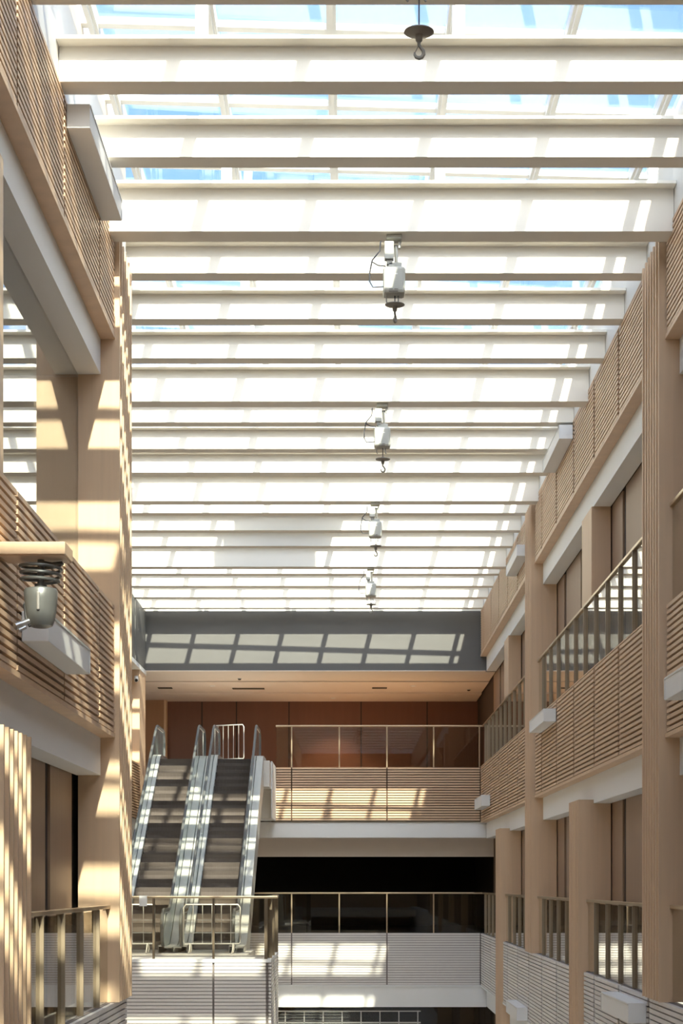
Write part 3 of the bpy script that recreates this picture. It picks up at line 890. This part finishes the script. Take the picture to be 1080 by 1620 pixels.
MB().lathe([(0.0, -0.195), (0.05, -0.195), (0.05, -0.225), (0.10, -0.228), (0.127, -0.234), (0.137, -0.25), (0.134, -0.32), (0.125, -0.42), (0.112, -0.49), (0.095, -0.535), (0.06, -0.55), (0.0, -0.552)], (cx, cy, cz), 36).build('body', M['cannon'], wc)
MB().bbox((cx - 0.012, cy - 0.140, cz - 0.42), (cx + 0.012, cy - 0.125, cz - 0.275), 0.004).build('sight_slot', M['steel'], wc)
MB().tube(arc((cx - 0.125, cy - 0.03, cz - 0.40), 0.04, 100, -60, 8), 0.014, 8).tube([(cx - 0.128, cy - 0.03, cz - 0.36), (cx - 0.115, cy - 0.03, cz - 0.48), (cx - 0.08, cy - 0.05, cz - 0.545)], 0.012, 8).build('guard', M['rubber'], wc)
MB().tube([(cx - 0.085, cy - 0.05, cz - 0.50), (cx - 0.15, cy - 0.09, cz - 0.535)], 0.026, 12).tube([(cx - 0.15, cy - 0.09, cz - 0.535), (cx - 0.19, cy - 0.115, cz - 0.555)], 0.033, 12).tube([(cx - 0.11, cy - 0.08, cz - 0.555), (cx - 0.16, cy - 0.11, cz - 0.585)], 0.016, 10).build('nozzle', M['steel'], wc)

# ------------------------------------------------------------------ small fittings at the far end
def vent(label, x, y, w_, z=6.105):
    r = empty('ceiling_vent', (x, y, z - 0.02))
    tag(r, label, 'vent', 'slot vents in the far gallery ceiling')
    unit('frame', (x - w_/2, y - 0.16, z - 0.016), (x + w_/2, y + 0.16, z - 0.0005), M['joint'], r)
    for i in range(3):
        unit('blade', (x - w_/2 + 0.02, y - 0.10 + 0.08*i, z - 0.026), (x + w_/2 - 0.02, y - 0.07 + 0.08*i, z - 0.0165), M['post'], r)
vent('short slot vent in the far gallery ceiling above the left escalator', -5.72, 59.2, 0.44)
vent('long slot vent in the far gallery ceiling left of centre', -3.13, 59.4, 1.0)
vent('short slot vent in the far gallery ceiling right of centre', 0.97, 59.2, 0.46)
def detector(label, x, y, z):
    r = empty('smoke_detector', (x, y, z - 0.06))
    tag(r, label, 'detector', 'smoke detectors in the far gallery ceiling')
    MB().lathe([(0, 0), (0.07, 0), (0.07, -0.02), (0.05, -0.022)], (x, y, z - 0.0005), 16).build('base', M['paper'], r)
    MB().lathe([(0.05, -0.022), (0.045, -0.05), (0.02, -0.06), (0, -0.06)], (x, y, z), 16).build('sensor_head', M['joint'], r)
detector('smoke detector on the ceiling edge strip above the escalators', -3.25, 56.6, 6.125)
detector('smoke detector on the far gallery ceiling near the right wall', 3.78, 59.6, 6.105)
def downlight(label, x, y, z):
    r = empty('downlight', (x, y, z))
    tag(r, label, 'downlight', 'downlights in the far gallery ceiling')
    MB().lathe([(0.085, -0.001), (0.085, -0.012), (0.06, -0.014), (0.05, -0.004)], (x, y, z), 20).build('ring', M['paper'], r)
    MB().lathe([(0.0, -0.003), (0.05, -0.003)], (x, y, z), 16).build('lens', M['lamp'], r)
    ld = bpy.data.lights.new('downlight_bulb', 'SPOT')
    ld.energy = 110
    ld.color = (1.0, 0.80, 0.60)
    ld.spot_size = math.radians(100)
    ld.spot_blend = 0.6
    ld.shadow_soft_size = 0.05
    lo = bpy.data.objects.new('downlight_bulb', ld)
    finish(lo, (x, y, z - 0.02), r)
downlight('small lit downlight in the middle of the far gallery ceiling', -0.5, 62.0, 6.06)
downlight('small lit downlight above the right part of the far railing', 2.0, 58.6, 6.105)
downlight('small lit downlight above the head of the escalators', -4.2, 58.6, 6.105)
cm = empty('security_camera', (-5.97, 53.35, 5.66))
tag(cm, 'small white security camera on the wood wall left of the far gallery', 'camera')
MB().bbox((-6.02, 53.33, 5.76), (-5.92, 53.398, 5.84), 0.01).build('bracket', M['paper'], cm)
MB().tube([(-5.97, 53.34, 5.78), (-5.95, 53.20, 5.70)], 0.06, 12).build('housing', M['paper'], cm)
MB().tube([(-5.951, 53.205, 5.703), (-5.947, 53.18, 5.688)], 0.042, 12).build('lens', M['rubber'], cm)

# ------------------------------------------------------------------ lift everything so that the ground floor is z = 0
for o in list(sc.objects):
    if o.parent is None and o.type in {'MESH', 'EMPTY'}:
        o.location.z += EYE
